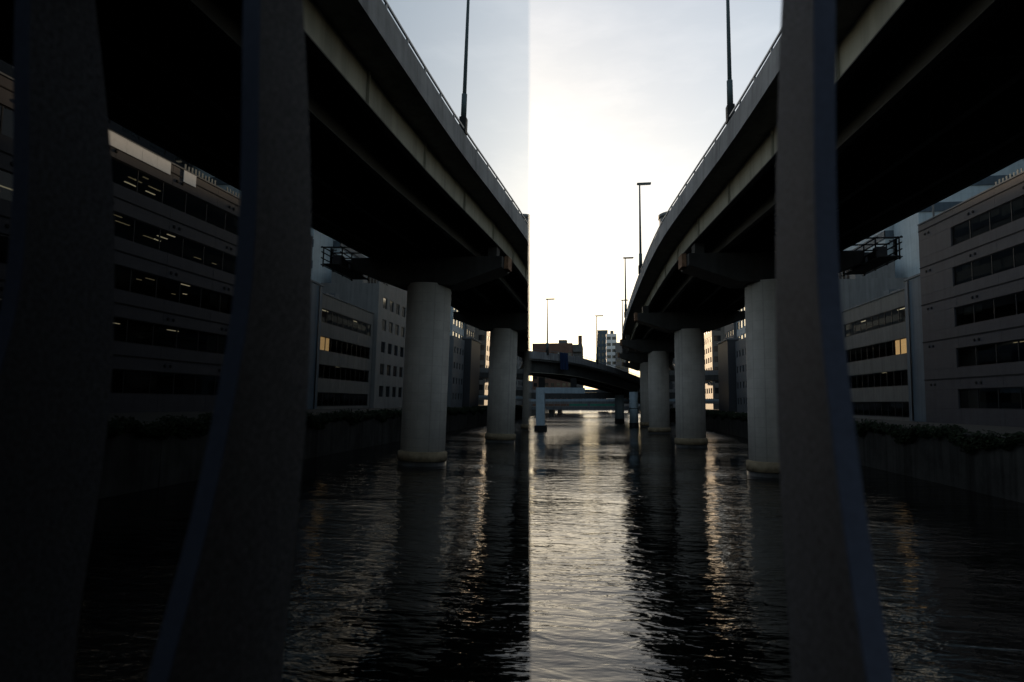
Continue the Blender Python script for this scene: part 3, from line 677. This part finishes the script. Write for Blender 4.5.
# blue sheet hung over the parapet
i = 17; x, y, nx, ny, z = RS[i]; x2, y2, _, _, z2 = RS[18]
nm = MB()
for k in range(6):
    a_, b_ = k / 6, (k + 1) / 6
    f_ = lambda s, zz, w: (x + (x2 - x) * s + nx * w, y + (y2 - y) * s + ny * w, z + zz)
    wv = lambda s: .14 + .07 * sin(s * 17)
    nm.quad([f_(a_, .25, wv(a_)), f_(b_, .25, wv(b_)), f_(b_, -2.5, wv(b_) + .05), f_(a_, -2.5, wv(a_) + .05)], True)
    nm.quad([f_(a_, .25, wv(a_)), f_(b_, .25, wv(b_)), f_(b_, .25, -.3), f_(a_, .25, -.3)], True)
tag(nm.build('blue_sheet', 'net_blue'), 'blue sheet hung over the parapet of the ramp', 'sheet')

# portal frame and columns under the ramp
t = thing('portal_pier', 'pale blue steel portal frame under the ramp, square leg in the water', 'pier', (-9.0, 100.0, 0))
MB().box(-.7, .7, -.7, .7, 0.9, 6.98).build('leg', 'portal_paint', t, .05); MB().box(-.95, .95, -.95, .95, -3, .897).build('leg_base', 'cap_black', t)
c = MB(); c.sweep([(-.65, 6.05), (-.65, 7.0), (.65, 7.0), (.65, 6.05)], [(.705, 0, 0, 1, 0), (6.9, 3.2, -.3, .95, 0)]); c.build('beam', 'portal_paint', t, .04)
for k in (0.2, 5.2): MB().box(k - .5, k + .5, -.4 + k * .6, .4 + k * .6, 7.003, 8.6).build('bearing', 'cap_black', t)
t = thing('round_column', 'short white round column under the ramp, left of the pair', 'pier', (5.0, 141, 0), 'white columns under the ramp')
MB().lathe([(1.0, .95), (1.0, 6.3)], n=28).build('column', 'portal_paint', t); MB().lathe([(1.08, -3), (1.08, .95)], n=28).build('base', 'cap_black', t)
t = thing('round_column', 'white round column under the ramp, right and nearer of the pair', 'pier', (6.9, 119.5, 0), 'white columns under the ramp')
MB().lathe([(.82, .8), (.82, 6.6)], n=28).build('column', 'portal_paint', t); MB().lathe([(.9, -3), (.9, .8)], n=28).build('base', 'cap_black', t); MB().lathe([(.84, 3.4), (.84, 3.55)], n=28, cap=False).build('band', 'cap_black', t)
t = thing('service_bridge', 'dark low girder bridge passing beneath the ramp', 'bridge', (0, 0, 0))
MB().box(-24, 19.5, 144, 149, 5.6, 6.9).build('girder', 'ramp_steel', t); MB().box(-24, 19.5, 143.9, 144.0, 6.903, 7.6).build('parapet', 'parapet_concrete', t)

# far low bridge with green sheeting
t = thing('low_bridge', 'far low bridge close above the water with green sheeting on its rail', 'bridge', (0, 0, 0))
MB().box(-26, 24, 205, 214, 2.3, 3.2).build('deck', 'b_grey', t); MB().box(-26, 24, 204.9, 205.0, 3.21, 3.5).build('kerb', 'b_white', t)
for x in (-15, 12): MB().box(x - .8, x + .8, 206, 213, -3, 2.297).build('pier', 'ramp_steel', t)
for k in range(26): MB().box(-26 + k * 2 - .04, -26 + k * 2 + .04, 205.1, 205.2, 3.2, 4.5).build('rail_post', 'galvanised', t)
MB().box(-26, 24, 205.12, 205.18, 4.5, 4.58).build('hand_rail', 'galvanised', t)
for (a_, b_) in ((-9, -3), (-2.2, 7)): MB().box(a_, b_, 205.0, 205.05, 3.52, 4.45).build('green_sheet', 'net_green', t)
t = thing('low_bridge', 'farthest pale low bridge seen through the gap under the ramp', 'bridge', (0, 0, 0))
MB().box(-26, 24, 300, 312, 4.2, 5.3).build('deck', 'b_white', t)
for x in (-18, 16): MB().box(x - .9, x + .9, 301, 311, -3, 4.197).build('pier', 'ramp_steel', t)
MB().box(-26, 24, 299.9, 300.0, 5.303, 6.2).build('parapet', 'b_bluedark', t)

# cross viaduct seen between the piers on the right
t = thing('cross_viaduct', 'level road viaduct with pale parapet crossing behind the right-hand piers', 'viaduct', (0, 0, 0))
MB().box(13, 120, 172, 181, 10.6, 12.2).build('girder', 'ramp_steel', t); MB().box(13, 120, 171.8, 172.0, 12.0, 13.3).build('parapet', 'b_white', t)
for x in (24, 48, 72): MB().box(x - .9, x + .9, 174, 178, 0, 10.597).build('pier', 'deck_concrete', t)
t = thing('street_bridge', 'low pale street bridge just above the water, behind the round white columns', 'bridge', (0, 0, 0))
MB().box(-26, 60, 158, 166, 4.3, 5.0).build('deck', 'deck_concrete', t); MB().box(-26, 60, 157.9, 158.0, 4.9, 5.5).build('parapet', 'portal_paint', t)

# ------------------------------------------------------------------ hedge hanging over the quay wall
def hedge(label):
    mb = MB(); r_ = random.Random(3)
    for i in range(45000):
        y = 22 + 140 * r_.random() ** 1.5; th = r_.random() ** .8
        top = 2.98 + .08 * sin(y * .7) + .12 * sin(y * 1.9 + 1) + .1 * sin(y * 4.3)
        x = 18.82 + r_.uniform(-.28, .75); z = top - th * (.5 + .25 * sin(y * .9 + 2)) + r_.uniform(-.1, .15)
        if z < 2.9: x = min(x, 18.84)
        s = r_.uniform(.045, .10) * (1 + y / 90); d1 = Vector((r_.gauss(0, 1), r_.gauss(0, 1), r_.gauss(0, 1))).normalized(); d2 = d1.orthogonal().normalized()
        q = Vector((x, y, z)); mb.quad([q - d1 * s, q + d2 * s * .5, q + d1 * s, q - d2 * s * .5])
    me = bpy.data.meshes.new('hedge'); me.from_pydata(mb.v, [], mb.f); me.materials.append(MATS['leaf'])
    o = bpy.data.objects.new('hedge', me); COL.objects.link(o); o['kind'] = 'stuff'; tag(o, label, 'hedge')
hedge('dark creeping greenery along the top of the right quay wall')
